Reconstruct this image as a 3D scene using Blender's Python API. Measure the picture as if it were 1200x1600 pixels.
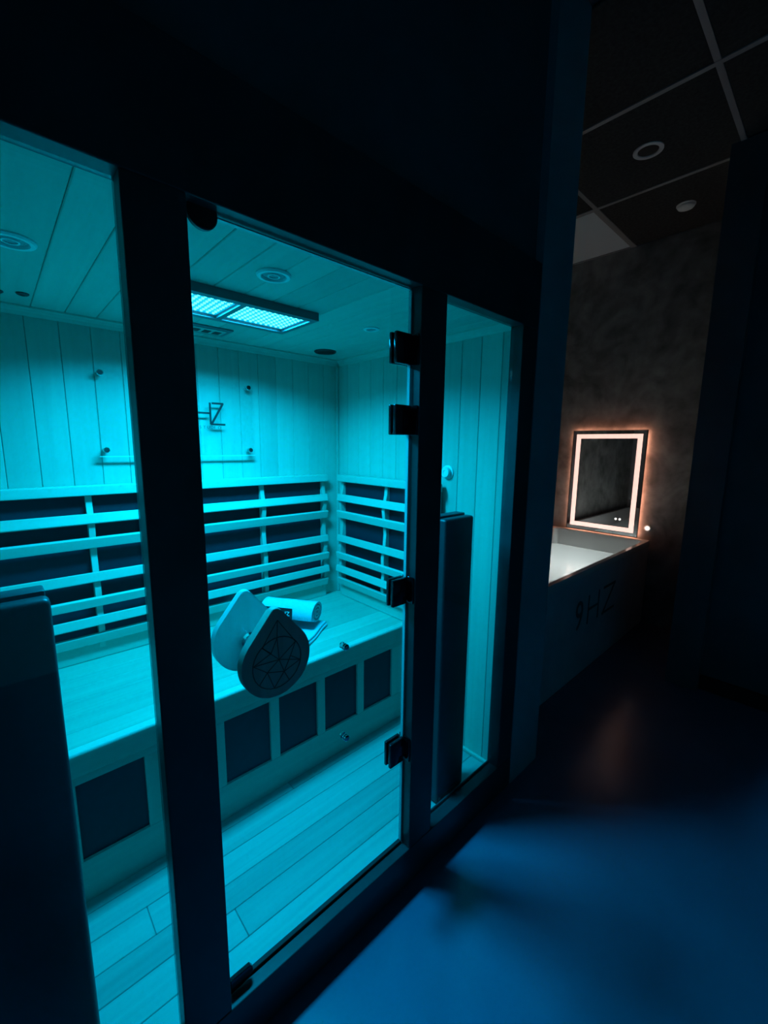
import bpy, bmesh, math, random
from mathutils import Vector, Matrix, Euler

for _o in list(bpy.data.objects):
    bpy.data.objects.remove(_o, do_unlink=True)
SC = bpy.context.scene
COL = SC.collection
random.seed(7)

# ------------------------------------------------------------------ camera
F_PX, YAW, PITCH, ROLL = 660.36, 0.7470, 0.1578, 0.0114
CAM = Vector((0.0, -0.7996, 1.42))
fw = Vector((math.sin(YAW)*math.cos(PITCH), math.cos(YAW)*math.cos(PITCH), -math.sin(PITCH)))
rt0 = Vector((math.cos(YAW), -math.sin(YAW), 0))
up0 = rt0.cross(fw)
rt = rt0*math.cos(ROLL) + up0*math.sin(ROLL)
up = up0*math.cos(ROLL) - rt0*math.sin(ROLL)
cd = bpy.data.cameras.new('camera')
cam = bpy.data.objects.new('camera', cd)
COL.objects.link(cam)
cd.sensor_fit = 'HORIZONTAL'
cd.sensor_width = 36.0
cd.lens = 36.0*F_PX/1200.0
cd.clip_start = 0.02
M = Matrix((rt, up, -fw)).transposed().to_4x4()
M.translation = CAM
cam.matrix_world = M
SC.camera = cam

# ------------------------------------------------------------------ world, exposure, lamp levels
world = bpy.data.worlds.new('world')
SC.world = world
world.use_nodes = True
world.node_tree.nodes['Background'].inputs[0].default_value = (0.2, 0.25, 0.4, 1)
world.node_tree.nodes['Background'].inputs[1].default_value = 0.0006
SC.view_settings.view_transform = 'Standard'
SC.view_settings.look = 'None'
SC.view_settings.exposure = 0.0
SC.view_settings.gamma = 1.0
SC.view_settings.use_curve_mapping = False

LED_COL = (0.0, 0.535, 1.0)        # the cyan of the sauna's ceiling lamp
LED_W = 21.5                      # watts for each of its two fields
LED_SPREAD = math.radians(154)
WARM = (1.0, 0.60, 0.50)          # the mirror's strip
STRIP_E = 1.15
GLOW_E = 12.0
TUB_W = 7.0

# ------------------------------------------------------------------ helpers
WLOC = {}

def new_mat(name):
    m = bpy.data.materials.new(name)
    m.use_nodes = True
    nt = m.node_tree
    return m, nt, nt.nodes['Principled BSDF']

def simple(name, col, rough=0.5, metal=0.0, spec=0.5, noise=0.0, nscale=20.0, bump=0.0, bscale=80.0):
    m, nt, b = new_mat(name)
    b.inputs['Base Color'].default_value = (*col, 1)
    b.inputs['Roughness'].default_value = rough
    b.inputs['Metallic'].default_value = metal
    b.inputs['Specular IOR Level'].default_value = spec
    tc = nt.nodes.new('ShaderNodeTexCoord')
    if noise > 0:
        n = nt.nodes.new('ShaderNodeTexNoise')
        n.inputs['Scale'].default_value = nscale
        n.inputs['Detail'].default_value = 5
        nt.links.new(tc.outputs['Object'], n.inputs['Vector'])
        r = nt.nodes.new('ShaderNodeValToRGB')
        r.color_ramp.elements[0].position = 0.3
        r.color_ramp.elements[1].position = 0.7
        r.color_ramp.elements[0].color = tuple(max(0, c*(1-noise)) for c in col) + (1,)
        r.color_ramp.elements[1].color = tuple(min(1, c*(1+noise)) for c in col) + (1,)
        nt.links.new(n.outputs['Fac'], r.inputs['Fac'])
        nt.links.new(r.outputs['Color'], b.inputs['Base Color'])
    if bump > 0:
        n2 = nt.nodes.new('ShaderNodeTexNoise')
        n2.inputs['Scale'].default_value = bscale
        n2.inputs['Detail'].default_value = 4
        nt.links.new(tc.outputs['Object'], n2.inputs['Vector'])
        bp = nt.nodes.new('ShaderNodeBump')
        bp.inputs['Strength'].default_value = bump
        bp.inputs['Distance'].default_value = 0.004
        nt.links.new(n2.outputs['Fac'], bp.inputs['Height'])
        nt.links.new(bp.outputs['Normal'], b.inputs['Normal'])
    return m

def wood(name, col, rough=0.5, axis=0, var=0.16, grain=0.10):
    """pale softwood: grain stretched along one local axis, each board a little different"""
    m, nt, b = new_mat(name)
    L = nt.links
    tc = nt.nodes.new('ShaderNodeTexCoord')
    oi = nt.nodes.new('ShaderNodeObjectInfo')
    mp = nt.nodes.new('ShaderNodeMapping')
    sc = [38.0, 38.0, 38.0]
    sc[axis] = 1.6
    mp.inputs['Scale'].default_value = sc
    L.new(tc.outputs['Object'], mp.inputs['Vector'])
    mul = nt.nodes.new('ShaderNodeVectorMath'); mul.operation = 'SCALE'
    mul.inputs[0].default_value = (57.0, 91.0, 33.0)
    L.new(oi.outputs['Random'], mul.inputs['Scale'])
    L.new(mul.outputs[0], mp.inputs['Location'])
    n = nt.nodes.new('ShaderNodeTexNoise')
    n.inputs['Scale'].default_value = 1.0
    n.inputs['Detail'].default_value = 4
    n.inputs['Distortion'].default_value = 0.6
    L.new(mp.outputs[0], n.inputs['Vector'])
    r = nt.nodes.new('ShaderNodeValToRGB')
    r.color_ramp.elements[0].position = 0.3
    r.color_ramp.elements[1].position = 0.7
    r.color_ramp.elements[0].color = tuple(c*(1-grain) for c in col) + (1,)
    r.color_ramp.elements[1].color = tuple(min(1, c*(1+grain)) for c in col) + (1,)
    L.new(n.outputs['Fac'], r.inputs['Fac'])
    hv = nt.nodes.new('ShaderNodeHueSaturation')
    mr = nt.nodes.new('ShaderNodeMapRange')
    mr.inputs['To Min'].default_value = 1.0 - var
    mr.inputs['To Max'].default_value = 1.0 + var*0.4
    L.new(oi.outputs['Random'], mr.inputs['Value'])
    L.new(mr.outputs[0], hv.inputs['Value'])
    L.new(r.outputs['Color'], hv.inputs['Color'])
    L.new(hv.outputs['Color'], b.inputs['Base Color'])
    b.inputs['Roughness'].default_value = rough
    b.inputs['Specular IOR Level'].default_value = 0.3
    bp = nt.nodes.new('ShaderNodeBump')
    bp.inputs['Strength'].default_value = 0.12
    bp.inputs['Distance'].default_value = 0.002
    L.new(n.outputs['Fac'], bp.inputs['Height'])
    L.new(bp.outputs['Normal'], b.inputs['Normal'])
    return m

def glassy(name, tint, f0=0.045, rough=0.0, wavy=0.0):
    """clear sheet: lets light straight through, mirrors more at a glancing angle"""
    m = bpy.data.materials.new(name)
    m.use_nodes = True
    nt = m.node_tree
    nt.nodes.clear()
    L = nt.links
    out = nt.nodes.new('ShaderNodeOutputMaterial')
    tr = nt.nodes.new('ShaderNodeBsdfTransparent')
    tr.inputs['Color'].default_value = (*tint, 1)
    gl = nt.nodes.new('ShaderNodeBsdfGlossy')
    gl.inputs['Roughness'].default_value = rough
    gl.inputs['Color'].default_value = (1, 1, 1, 1)
    lw = nt.nodes.new('ShaderNodeLayerWeight')
    lw.inputs['Blend'].default_value = 0.5
    pw = nt.nodes.new('ShaderNodeMath'); pw.operation = 'POWER'
    pw.inputs[1].default_value = 5.0
    L.new(lw.outputs['Facing'], pw.inputs[0])
    ma = nt.nodes.new('ShaderNodeMath'); ma.operation = 'MULTIPLY_ADD'
    ma.inputs[1].default_value = 1.0 - f0
    ma.inputs[2].default_value = f0
    L.new(pw.outputs[0], ma.inputs[0])
    mx = nt.nodes.new('ShaderNodeMixShader')
    L.new(ma.outputs[0], mx.inputs[0])
    L.new(tr.outputs[0], mx.inputs[1])
    L.new(gl.outputs[0], mx.inputs[2])
    L.new(mx.outputs[0], out.inputs['Surface'])
    if wavy > 0:
        tc = nt.nodes.new('ShaderNodeTexCoord')
        n = nt.nodes.new('ShaderNodeTexNoise')
        n.inputs['Scale'].default_value = 9.0
        n.inputs['Detail'].default_value = 3
        L.new(tc.outputs['Object'], n.inputs['Vector'])
        bp = nt.nodes.new('ShaderNodeBump')
        bp.inputs['Strength'].default_value = wavy
        bp.inputs['Distance'].default_value = 0.02
        L.new(n.outputs['Fac'], bp.inputs['Height'])
        L.new(bp.outputs['Normal'], gl.inputs['Normal'])
    return m

def emit(name, col, strength, base=(0.8, 0.8, 0.8)):
    m, nt, b = new_mat(name)
    b.inputs['Base Color'].default_value = (*base, 1)
    b.inputs['Emission Color'].default_value = (*col, 1)
    b.inputs['Emission Strength'].default_value = strength
    return m

def bm_box(bm, x0, x1, y0, y1, z0, z1, bevel=0.0, seg=1):
    vs = [bm.verts.new((x, y, z)) for x in (x0, x1) for y in (y0, y1) for z in (z0, z1)]
    fs = [(0, 1, 3, 2), (4, 6, 7, 5), (0, 4, 5, 1), (2, 3, 7, 6), (0, 2, 6, 4), (1, 5, 7, 3)]
    faces = [bm.faces.new([vs[i] for i in f]) for f in fs]
    if bevel > 0:
        es = set(e for f in faces for e in f.edges)
        bmesh.ops.bevel(bm, geom=list(es), offset=bevel, segments=seg, profile=0.5, affect='EDGES')
    return bm

def box(x0, x1, y0, y1, z0, z1, bevel=0.0, seg=1):
    return bm_box(bmesh.new(), x0, x1, y0, y1, z0, z1, bevel, seg)

def bm_cyl(bm, c, axis, r, h, n=24, r2=None):
    """cylinder centred on c along axis 'x','y','z' or a vector"""
    ax = {'x': Vector((1, 0, 0)), 'y': Vector((0, 1, 0)), 'z': Vector((0, 0, 1))}.get(axis, axis) if isinstance(axis, str) else Vector(axis).normalized()
    q = Vector((0, 0, 1)).rotation_difference(ax).to_matrix().to_4x4()
    mt = Matrix.Translation(Vector(c)) @ q
    bmesh.ops.create_cone(bm, cap_ends=True, segments=n, radius1=r, radius2=r if r2 is None else r2, depth=h, matrix=mt)
    return bm

def bm_lathe(bm, prof, c, axis='z', n=32, sgn=1):
    """revolve (radius, height) pairs about an axis through c"""
    ax = {'x': Vector((1, 0, 0)), 'y': Vector((0, 1, 0)), 'z': Vector((0, 0, 1))}[axis]*sgn
    q = Vector((0, 0, 1)).rotation_difference(ax).to_matrix()
    rings = []
    for r, h in prof:
        if r < 1e-6:
            rings.append([bm.verts.new(q @ Vector((0, 0, h)) + Vector(c))])
        else:
            rings.append([bm.verts.new(q @ Vector((r*math.cos(2*math.pi*k/n), r*math.sin(2*math.pi*k/n), h)) + Vector(c)) for k in range(n)])
    for a, b in zip(rings, rings[1:]):
        for k in range(n):
            k2 = (k+1) % n
            if len(a) == 1 and len(b) == 1:
                continue
            if len(a) == 1:
                bm.faces.new((a[0], b[k], b[k2]))
            elif len(b) == 1:
                bm.faces.new((a[k], b[0], a[k2]))
            else:
                bm.faces.new((a[k], b[k], b[k2], a[k2]))
    return bm

def bm_prism(bm, pts, to3, depth, bevel=0.0, seg=2):
    """extrude a 2D outline; to3(u, v, w) gives the 3D point, w from 0 to depth"""
    a = [bm.verts.new(to3(u, v, 0.0)) for u, v in pts]
    b = [bm.verts.new(to3(u, v, depth)) for u, v in pts]
    f1 = bm.faces.new(a)
    f2 = bm.faces.new(list(reversed(b)))
    n = len(pts)
    for i in range(n):
        bm.faces.new((a[i], b[i], b[(i+1) % n], a[(i+1) % n]))
    if bevel > 0:
        bmesh.ops.bevel(bm, geom=list(f1.edges)+list(f2.edges), offset=bevel, segments=seg, profile=0.5, affect='EDGES')
    return bm

def bm_bar(bm, p, q, w, t, nrm):
    """straight bar from p to q, width w, thickness t along nrm"""
    p, q, nrm = Vector(p), Vector(q), Vector(nrm).normalized()
    d = (q-p).normalized()
    s = d.cross(nrm)*w/2
    n = nrm*t/2
    vs = [bm.verts.new(c) for c in (p-s-n, p+s-n, p+s+n, p-s+n, q-s-n, q+s-n, q+s+n, q-s+n)]
    for f in ((0, 1, 2, 3), (7, 6, 5, 4), (0, 4, 5, 1), (1, 5, 6, 2), (2, 6, 7, 3), (3, 7, 4, 0)):
        bm.faces.new([vs[i] for i in f])
    return bm

def add(name, bm, mat, parent=None, smooth=False, origin=None):
    """link a bmesh drawn in world coordinates as one object with its origin at its base"""
    bmesh.ops.recalc_face_normals(bm, faces=bm.faces)
    if origin is None:
        xs = [v.co.x for v in bm.verts]; ys = [v.co.y for v in bm.verts]; zs = [v.co.z for v in bm.verts]
        origin = Vector(((min(xs)+max(xs))/2, (min(ys)+max(ys))/2, min(zs)))
    origin = Vector(origin)
    bmesh.ops.translate(bm, verts=bm.verts, vec=-origin)
    me = bpy.data.meshes.new(name)
    bm.to_mesh(me)
    bm.free()
    if smooth:
        for pl in me.polygons:
            pl.use_smooth = True
        try:
            me.set_sharp_from_angle(angle=math.radians(38))
        except Exception:
            pass
    me.materials.append(mat)
    o = bpy.data.objects.new(name, me)
    COL.objects.link(o)
    WLOC[o.name] = origin
    if parent is not None:
        o.parent = parent
        o.location = origin - WLOC[parent.name]
    else:
        o.location = origin
    return o

def inst(name, me, parent, loc, rot=None):
    """another object that shares a mesh; loc in world coordinates"""
    o = bpy.data.objects.new(name, me)
    COL.objects.link(o)
    WLOC[o.name] = Vector(loc)
    o.parent = parent
    o.location = Vector(loc) - WLOC[parent.name]
    if rot:
        o.rotation_euler = rot
    return o

def thing(name, label, cat, loc, group=None):
    o = bpy.data.objects.new(name, None)
    COL.objects.link(o)
    o.empty_display_size = 0.05
    o.location = loc
    WLOC[o.name] = Vector(loc)
    return tag(o, label, cat, group)

def tag(o, label, cat, group=None):
    o['label'] = label
    o['category'] = cat
    if group:
        o['group'] = group
    return o

def struct(o, label):
    o['kind'] = 'structure'
    o['label'] = label
    return o

def bm_text(bm, txt, size, place, depth=0.002):
    """place(u, v, w) maps text coordinates to world"""
    cu = bpy.data.curves.new('t', 'FONT')
    cu.body = txt
    cu.size = size
    cu.extrude = depth/2
    cu.resolution_u = 3
    ob = bpy.data.objects.new('t', cu)
    COL.objects.link(ob)
    dg = bpy.context.evaluated_depsgraph_get()
    me = bpy.data.meshes.new_from_object(ob.evaluated_get(dg))
    nv = len(bm.verts)
    bm.from_mesh(me)
    bm.verts.ensure_lookup_table()
    for v in bm.verts[nv:]:
        v.co = place(v.co.x, v.co.y, v.co.z)
    bpy.data.objects.remove(ob, do_unlink=True)
    bpy.data.curves.remove(cu)
    bpy.data.meshes.remove(me)
    return bm

_pm = {}
def board_mesh(L, w, t, mat, bev=0.002):
    """a board lying along local X, joints eased so that the seams show"""
    k = (round(L, 4), round(w, 4), round(t, 4), mat.name, bev)
    if k not in _pm:
        bm = box(-L/2, L/2, -w/2, w/2, -t/2, t/2, bev)
        bmesh.ops.recalc_face_normals(bm, faces=bm.faces)
        me = bpy.data.meshes.new('plank')
        bm.to_mesh(me); bm.free()
        me.materials.append(mat)
        _pm[k] = me
    return _pm[k]

# ------------------------------------------------------------------ materials
WOODC = (0.56, 0.51, 0.44)
M_wood = wood('hemlock_boards', WOODC, 0.5, 0, 0.14, 0.06)
M_woodx = wood('hemlock_rails', WOODC, 0.5, 0, 0.10, 0.07)
M_woody = wood('hemlock_rails_deep', WOODC, 0.5, 1, 0.10, 0.07)
M_woodz = wood('hemlock_uprights', WOODC, 0.5, 2, 0.10, 0.07)
M_floorw = wood('sauna_floor_boards', (0.40, 0.37, 0.34), 0.42, 0, 0.22, 0.10)
M_seat = wood('seat_boards', (0.46, 0.42, 0.345), 0.42, 0, 0.18, 0.10)
M_frame = simple('charcoal_satin_frame', (0.048, 0.053, 0.060), 0.34, 0, 0.35, 0.2, 6, 0.04, 30)
M_shell = simple('black_cabin_shell', (0.012, 0.013, 0.016), 0.5, 0, 0.4, 0.2, 5)
M_carbon = simple('black_carbon_heater', (0.012, 0.016, 0.028), 0.55, 0, 0.35, 0.15, 40)
M_heater = simple('dark_heater_case', (0.022, 0.026, 0.034), 0.42, 0, 0.45, 0.1, 10)
M_glass = glassy('clear_glass', (0.955, 0.985, 0.98), 0.03)
M_acryl = glassy('clear_acrylic', (0.97, 0.99, 0.99), 0.045, 0.02, 0.35)
M_gedge = simple('glass_edge_glint', (0.45, 0.55, 0.56), 0.2)  # pale colour stands in for light caught on the door's glass edges
M_edge = simple('acrylic_edge', (0.70, 0.85, 0.85), 0.2)
M_black = simple('black_plastic', (0.012, 0.013, 0.015), 0.35)
M_seal = simple('black_rubber', (0.008, 0.008, 0.009), 0.7)
M_chrome = simple('chrome', (0.82, 0.83, 0.85), 0.08, 1.0, 0.5)
M_hinge = simple('dark_chrome_hinge', (0.05, 0.055, 0.065), 0.12, 0.9)
M_ink = simple('black_lettering', (0.006, 0.006, 0.007), 0.5)
M_greyprint = simple('grey_small_lettering', (0.10, 0.10, 0.11), 0.5)
M_white = simple('white_plastic', (0.78, 0.78, 0.76), 0.35)
M_grille = simple('grey_grille', (0.30, 0.30, 0.30), 0.5, 0, 0.4, 0.5, 320)
M_towel = simple('white_terry', (0.56, 0.55, 0.60), 0.95, 0, 0.1, 0.05, 60, 0.9, 260)
M_drop_in = wood('pale_wood_pull', (0.60, 0.60, 0.62), 0.4, 2, 0.05, 0.08)
M_drop_out = wood('outer_wood_pull', (0.62, 0.57, 0.50), 0.5, 2, 0.05, 0.12)  # pale natural wood, like the inner pull
M_engrave = simple('engraved_lines', (0.20, 0.17, 0.15), 0.8)
M_house = simple('lamp_housing', (0.16, 0.17, 0.18), 0.4, 0.3)
M_led = emit('led_board', LED_COL, 0.85, (0.25, 0.4, 0.45))
M_bead = emit('led_bead', (0.22, 0.95, 1.0), 1.3)
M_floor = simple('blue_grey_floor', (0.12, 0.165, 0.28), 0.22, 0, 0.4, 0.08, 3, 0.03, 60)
M_dark = simple('dark_painted_wall', (0.10, 0.11, 0.125), 0.55, 0, 0.35, 0.2, 3, 0.05, 40)
M_pale = simple('pale_bounce_wall', (0.80, 0.81, 0.82), 0.6, 0, 0.3, 0.04, 3, 0.05, 40)  # for the unseen walls, made pale to bounce light onto the sauna front
M_grey = simple('grey_painted_wall', (0.34, 0.355, 0.37), 0.6, 0, 0.3, 0.1, 3, 0.05, 40)
M_tile = simple('ceiling_tile', (0.05, 0.049, 0.048), 0.9, 0, 0.1, 0.25, 60, 0.3, 160)
M_tbar = simple('ceiling_grid_bar', (0.30, 0.285, 0.28), 0.5)
M_tubw = simple('white_acrylic_tub', (0.74, 0.73, 0.71), 0.18, 0, 0.5)
M_tubp = simple('white_tub_panel', (0.58, 0.60, 0.62), 0.4, 0, 0.4, 0.12, 5)
M_water = glassy('clear_water', (0.90, 0.96, 0.96), 0.04, 0.0, 0.25)
def cloud_water(m, amount):
    # translucency added so the surface glows: part of the light from below scatters there
    nt = m.node_tree
    mx0 = [n for n in nt.nodes if n.type == 'MIX_SHADER'][0]
    tr = [n for n in nt.nodes if n.type == 'BSDF_TRANSPARENT'][0]
    tl_ = nt.nodes.new('ShaderNodeBsdfTranslucent')
    tl_.inputs['Color'].default_value = (0.92, 0.97, 0.96, 1)
    m2 = nt.nodes.new('ShaderNodeMixShader')
    m2.inputs[0].default_value = amount
    nt.links.new(tr.outputs[0], m2.inputs[1])
    nt.links.new(tl_.outputs[0], m2.inputs[2])
    nt.links.new(m2.outputs[0], mx0.inputs[1])
cloud_water(M_water, 0.65)
M_mirror = simple('silvered_mirror', (0.82, 0.83, 0.83), 0.01, 1.0)
M_strip = emit('mirror_light_strip', WARM, STRIP_E)
M_glow = emit('mirror_back_light', (1.0, 0.42, 0.26), GLOW_E)
M_dot = emit('touch_dot', (1.0, 0.9, 0.85), 1.2)
M_puck = emit('small_glow_disc', (1.0, 0.82, 0.72), 1.3)
M_diff = simple('opal_diffuser', (0.62, 0.68, 0.70), 0.5)
M_hole = simple('dark_recess', (0.012, 0.012, 0.012), 0.7)

def concrete():
    m, nt, b = new_mat('mottled_plaster')
    L = nt.links
    tc = nt.nodes.new('ShaderNodeTexCoord')
    n = nt.nodes.new('ShaderNodeTexNoise')
    n.inputs['Scale'].default_value = 3.2
    n.inputs['Detail'].default_value = 7
    n.inputs['Distortion'].default_value = 1.1
    L.new(tc.outputs['Object'], n.inputs['Vector'])
    n2 = nt.nodes.new('ShaderNodeTexNoise')
    n2.inputs['Scale'].default_value = 11
    n2.inputs['Detail'].default_value = 6
    L.new(tc.outputs['Object'], n2.inputs['Vector'])
    mixn = nt.nodes.new('ShaderNodeMath'); mixn.operation = 'MULTIPLY_ADD'
    mixn.inputs[1].default_value = 0.35
    L.new(n2.outputs['Fac'], mixn.inputs[0])
    sc = nt.nodes.new('ShaderNodeMath'); sc.operation = 'MULTIPLY'
    sc.inputs[1].default_value = 0.65
    L.new(n.outputs['Fac'], sc.inputs[0])
    L.new(sc.outputs[0], mixn.inputs[2])
    r = nt.nodes.new('ShaderNodeValToRGB')
    r.color_ramp.elements[0].position = 0.36
    r.color_ramp.elements[1].position = 0.66
    r.color_ramp.elements[0].color = (0.13, 0.123, 0.118, 1)
    r.color_ramp.elements[1].color = (0.40, 0.38, 0.36, 1)
    L.new(mixn.outputs[0], r.inputs['Fac'])
    L.new(r.outputs['Color'], b.inputs['Base Color'])
    b.inputs['Roughness'].default_value = 0.65
    bp = nt.nodes.new('ShaderNodeBump')
    bp.inputs['Strength'].default_value = 0.15
    bp.inputs['Distance'].default_value = 0.01
    L.new(mixn.outputs[0], bp.inputs['Height'])
    L.new(bp.outputs['Normal'], b.inputs['Normal'])
    return m
M_conc = concrete()

# ------------------------------------------------------------------ key dimensions (metres)
A0, A1, A2, A3, A4, A5 = -0.2300, 0.1845, 0.2829, 0.8678, 0.9716, 1.3815   # openings of the glass front
ZT, ZB = 1.8313, 0.133            # top and bottom of the openings
XL, XR = -0.258, 1.408            # inner side walls
D = 1.100                         # inner back wall
ZF, ZC = 0.100, 1.8556            # inner floor and ceiling
CX0, CX1, CY1, CTOP = -0.33, 1.48, 1.17, 2.05
FD = 0.050                        # depth of the front frame
ROOMZ = 2.95
NX = 3.81                         # plaster wall with the mirror
SEATZ, SEATY = 0.585, 0.512

# ------------------------------------------------------------------ room
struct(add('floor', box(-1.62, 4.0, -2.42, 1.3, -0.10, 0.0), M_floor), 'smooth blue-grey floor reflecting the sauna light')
struct(add('wall_left', box(-1.62, -1.5, -2.3, 1.3, 0, ROOMZ), M_pale), 'unseen left wall of the room, made pale to bounce light')
struct(add('wall_rear', box(-1.62, 4.0, -2.42, -2.3, 0, ROOMZ), M_pale), 'unseen wall behind the viewer, made pale to bounce light')
struct(add('wall_back', box(1.71, NX, 1.0, 1.12, 0, ROOMZ), M_conc), 'mottled plaster wall behind the tub')
struct(add('wall_right', box(NX, NX+0.12, -0.37, 1.12, 0, ROOMZ), M_conc), 'mottled grey plaster wall with the lit mirror')
w = box(1.485, 1.71, 0.0, 1.3, 0, ROOMZ)
struct(add('wall_center', w, M_grey), 'dark wall strip between sauna and tub')
struct(add('wall_bulkhead', box(-1.5, 1.485, 0.03, 1.3, CTOP+0.012, ROOMZ), M_dark), 'dark wall above the sauna')
struct(add('wall_sauna_left', box(-1.5, -0.34, 0.03, 1.3, 0, CTOP+0.012), M_dark), 'dark wall left of the sauna')
struct(add('wall_jamb', box(2.93, NX, -0.37, -0.21, 0, ROOMZ), M_dark), 'dark end of the partition right of the tub')
struct(add('wall_dark_right', box(2.99, 3.10, -2.3, -0.37, 0, ROOMZ), M_dark), 'black wall beyond the partition')
struct(add('baseboard_right', box(2.975, 2.99, -2.3, -0.37, 0, 0.09, 0.003), M_black), 'black baseboard under the dark right wall')

ceil = struct(add('ceiling', box(-1.62, 4.0, -2.42, 1.3, ROOMZ+0.014, ROOMZ+0.08), M_dark), 'suspended tile ceiling')
gx = [2.30+0.755*k for k in range(-6, 3)]
gy = [-0.26+0.76*k for k in range(-4, 3)]
TROFFER = None
def clip(a0, a1, b0, b1):
    lo, hi = max(a0, b0), min(a1, b1)
    return (lo, hi) if hi-lo > 0.03 else None
for rx0, rx1, ry0, ry1 in ((-1.5, 1.71, -2.3, 0.0), (1.71, 3.81, -0.26, 1.0), (1.71, 2.93, -2.3, -0.26)):
    for i in range(len(gx)-1):
        for j in range(len(gy)-1):
            cx, cy = clip(gx[i], gx[i+1], rx0, rx1), clip(gy[j], gy[j+1], ry0, ry1)
            if not cx or not cy:
                continue
            g = 0.011
            if cx[0] > 3.0 and cy[0] > 0.4:
                TROFFER = (cx[0]+g, cx[1]-0.004, cy[0]+g, cy[1]-0.004)
                continue
            add('ceiling_tile', box(cx[0]+g, cx[1]-g, cy[0]+g, cy[1]-g, ROOMZ, ROOMZ+0.014, 0.003), M_tile, ceil)
for x in gx[:-1]:
    if x < -1.5:
        continue
    y1 = 1.0 if x > 1.71 else 0.0
    add('grid_bar', box(x-0.012, x+0.012, -2.3, y1, ROOMZ-0.004, ROOMZ+0.014), M_tbar, ceil)
for y in gy:
    if -2.3 < y < 1.0:
        add('grid_bar', box(-1.5 if y < 0 else 1.71, 2.93 if y < -0.3 else NX, y-0.012, y+0.012, ROOMZ-0.003, ROOMZ+0.014), M_tbar, ceil)

# ------------------------------------------------------------------ sauna cabin
cab = thing('sauna_cabin', 'black framed sauna cabin with glass front and pale boards inside', 'sauna', ((CX0+CX1)/2, 0.5, 0))

def boards_vertical(parent, fixed_axis, pos, a0, a1, z0, z1, face):
    """upright boards on a wall; fixed_axis 'y' = back wall, 'x' = side wall"""
    pitch = 0.0918
    t = 0.012
    e = a1
    while e > a0 + 0.01:
        s = max(a0, e-pitch)
        w_ = e-s-0.0012
        me = board_mesh(z1-z0, w_, t, M_wood, 0.0018)
        c = (s+e)/2
        if fixed_axis == 'y':
            # local X -> world Z, local Y -> world X, local Z -> world Y
            inst('plank', me, parent, (c, pos+face*t/2, (z0+z1)/2), Matrix(((0, 1, 0), (0, 0, 1), (1, 0, 0))).to_euler())
        else:
            inst('plank', me, parent, (pos+face*t/2, c, (z0+z1)/2), Matrix(((0, 0, 1), (0, 1, 0), (-1, 0, 0))).to_euler())
        e -= pitch

bw = add('back_wall', box(CX0, CX1, D+0.012, CY1, 0.0, CTOP-0.06), M_shell, cab)
boards_vertical(bw, 'y', D+0.012, XL, XR-0.035+0.0359, ZF, ZC, -1)
rw = add('side_wall', box(XR+0.012, CX1, FD, D+0.012, 0.0, CTOP-0.06), M_shell, cab)
boards_vertical(rw, 'x', XR+0.012, FD+0.001, D+0.003, ZF, ZC, -1)
lw_ = add('side_wall', box(CX0, XL-0.012, FD, D+0.012, 0.0, CTOP-0.06), M_shell, cab)
boards_vertical(lw_, 'x', XL-0.012, FD+0.001, D+0.003, ZF, ZC, 1)
# ceiling boards run front to back
ce = add('cabin_ceiling', box(CX0, CX1, FD, CY1, ZC+0.012, CTOP-0.02), M_shell, cab)
e = 1.408-0.0035
xs = 0.144+0.0912*14
while xs > XL:
    x1 = min(xs, XR)
    x0 = max(xs-0.0912, XL)
    if x1-x0 > 0.01:
        inst('plank', board_mesh(D-FD, x1-x0-0.0014, 0.012, M_wood, 0.002), ce, ((x0+x1)/2, (D+FD)/2, ZC+0.006), Euler((0, 0, math.pi/2)))
    xs -= 0.0912
# floor boards run side to side, butt joints staggered
fl = add('cabin_floor', box(CX0, CX1, FD, CY1, 0.0, ZF-0.014), M_shell, cab)
ys = FD
row = 0
while ys < D-0.01:
    wd = (0.088, 0.092, 0.080, 0.095)[row % 4]
    y1 = min(ys+wd, D)
    cuts = [XL] + sorted(random.uniform(XL+0.3, XR-0.3) for _ in range(row % 2)) + [XR]
    for c0, c1 in zip(cuts, cuts[1:]):
        if c1-c0 > 0.02:
            inst('plank', board_mesh(c1-c0-0.001, y1-ys-0.0012, 0.014, M_floorw, 0.0016), fl, ((c0+c1)/2, (ys+y1)/2, ZF-0.007))
    ys = y1
    row += 1
add('roof_panel', box(CX0, CX1, FD, CY1, CTOP-0.02, CTOP), M_shell, cab)
# cornice beads between wall and ceiling
def cornice(ax, a0, a1, px, pz, sgn):
    bm = bmesh.new()
    prof = [(0, 0), (0.026, 0), (0.026, 0.006), (0.018, 0.010), (0.012, 0.018), (0.008, 0.028), (0, 0.028)]
    if ax == 'x':
        bm_prism(bm, prof, lambda u, v, w_: (a0+w_, px-u, pz-v), a1-a0)
    else:
        bm_prism(bm, prof, lambda u, v, w_: (px-sgn*u, a0+w_, pz-v), a1-a0)
    return bm
add('cornice', cornice('x', XL, XR, D, ZC, 1), M_woodx, cab)
add('cornice', cornice('y', FD, D-0.027, XR, ZC, 1), M_woody, cab)
add('cornice', cornice('y', FD, D-0.027, XL, ZC, -1), M_woody, cab)
add('corner_bead', box(XR-0.014, XR, D-0.014, D, SEATZ+0.002, ZC-0.028, 0.004, 2), M_woodz, cab)
add('floor_bead', box(XR-0.014, XR, FD, 0.50, ZF, ZF+0.016, 0.004, 2), M_woody, cab)

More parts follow.
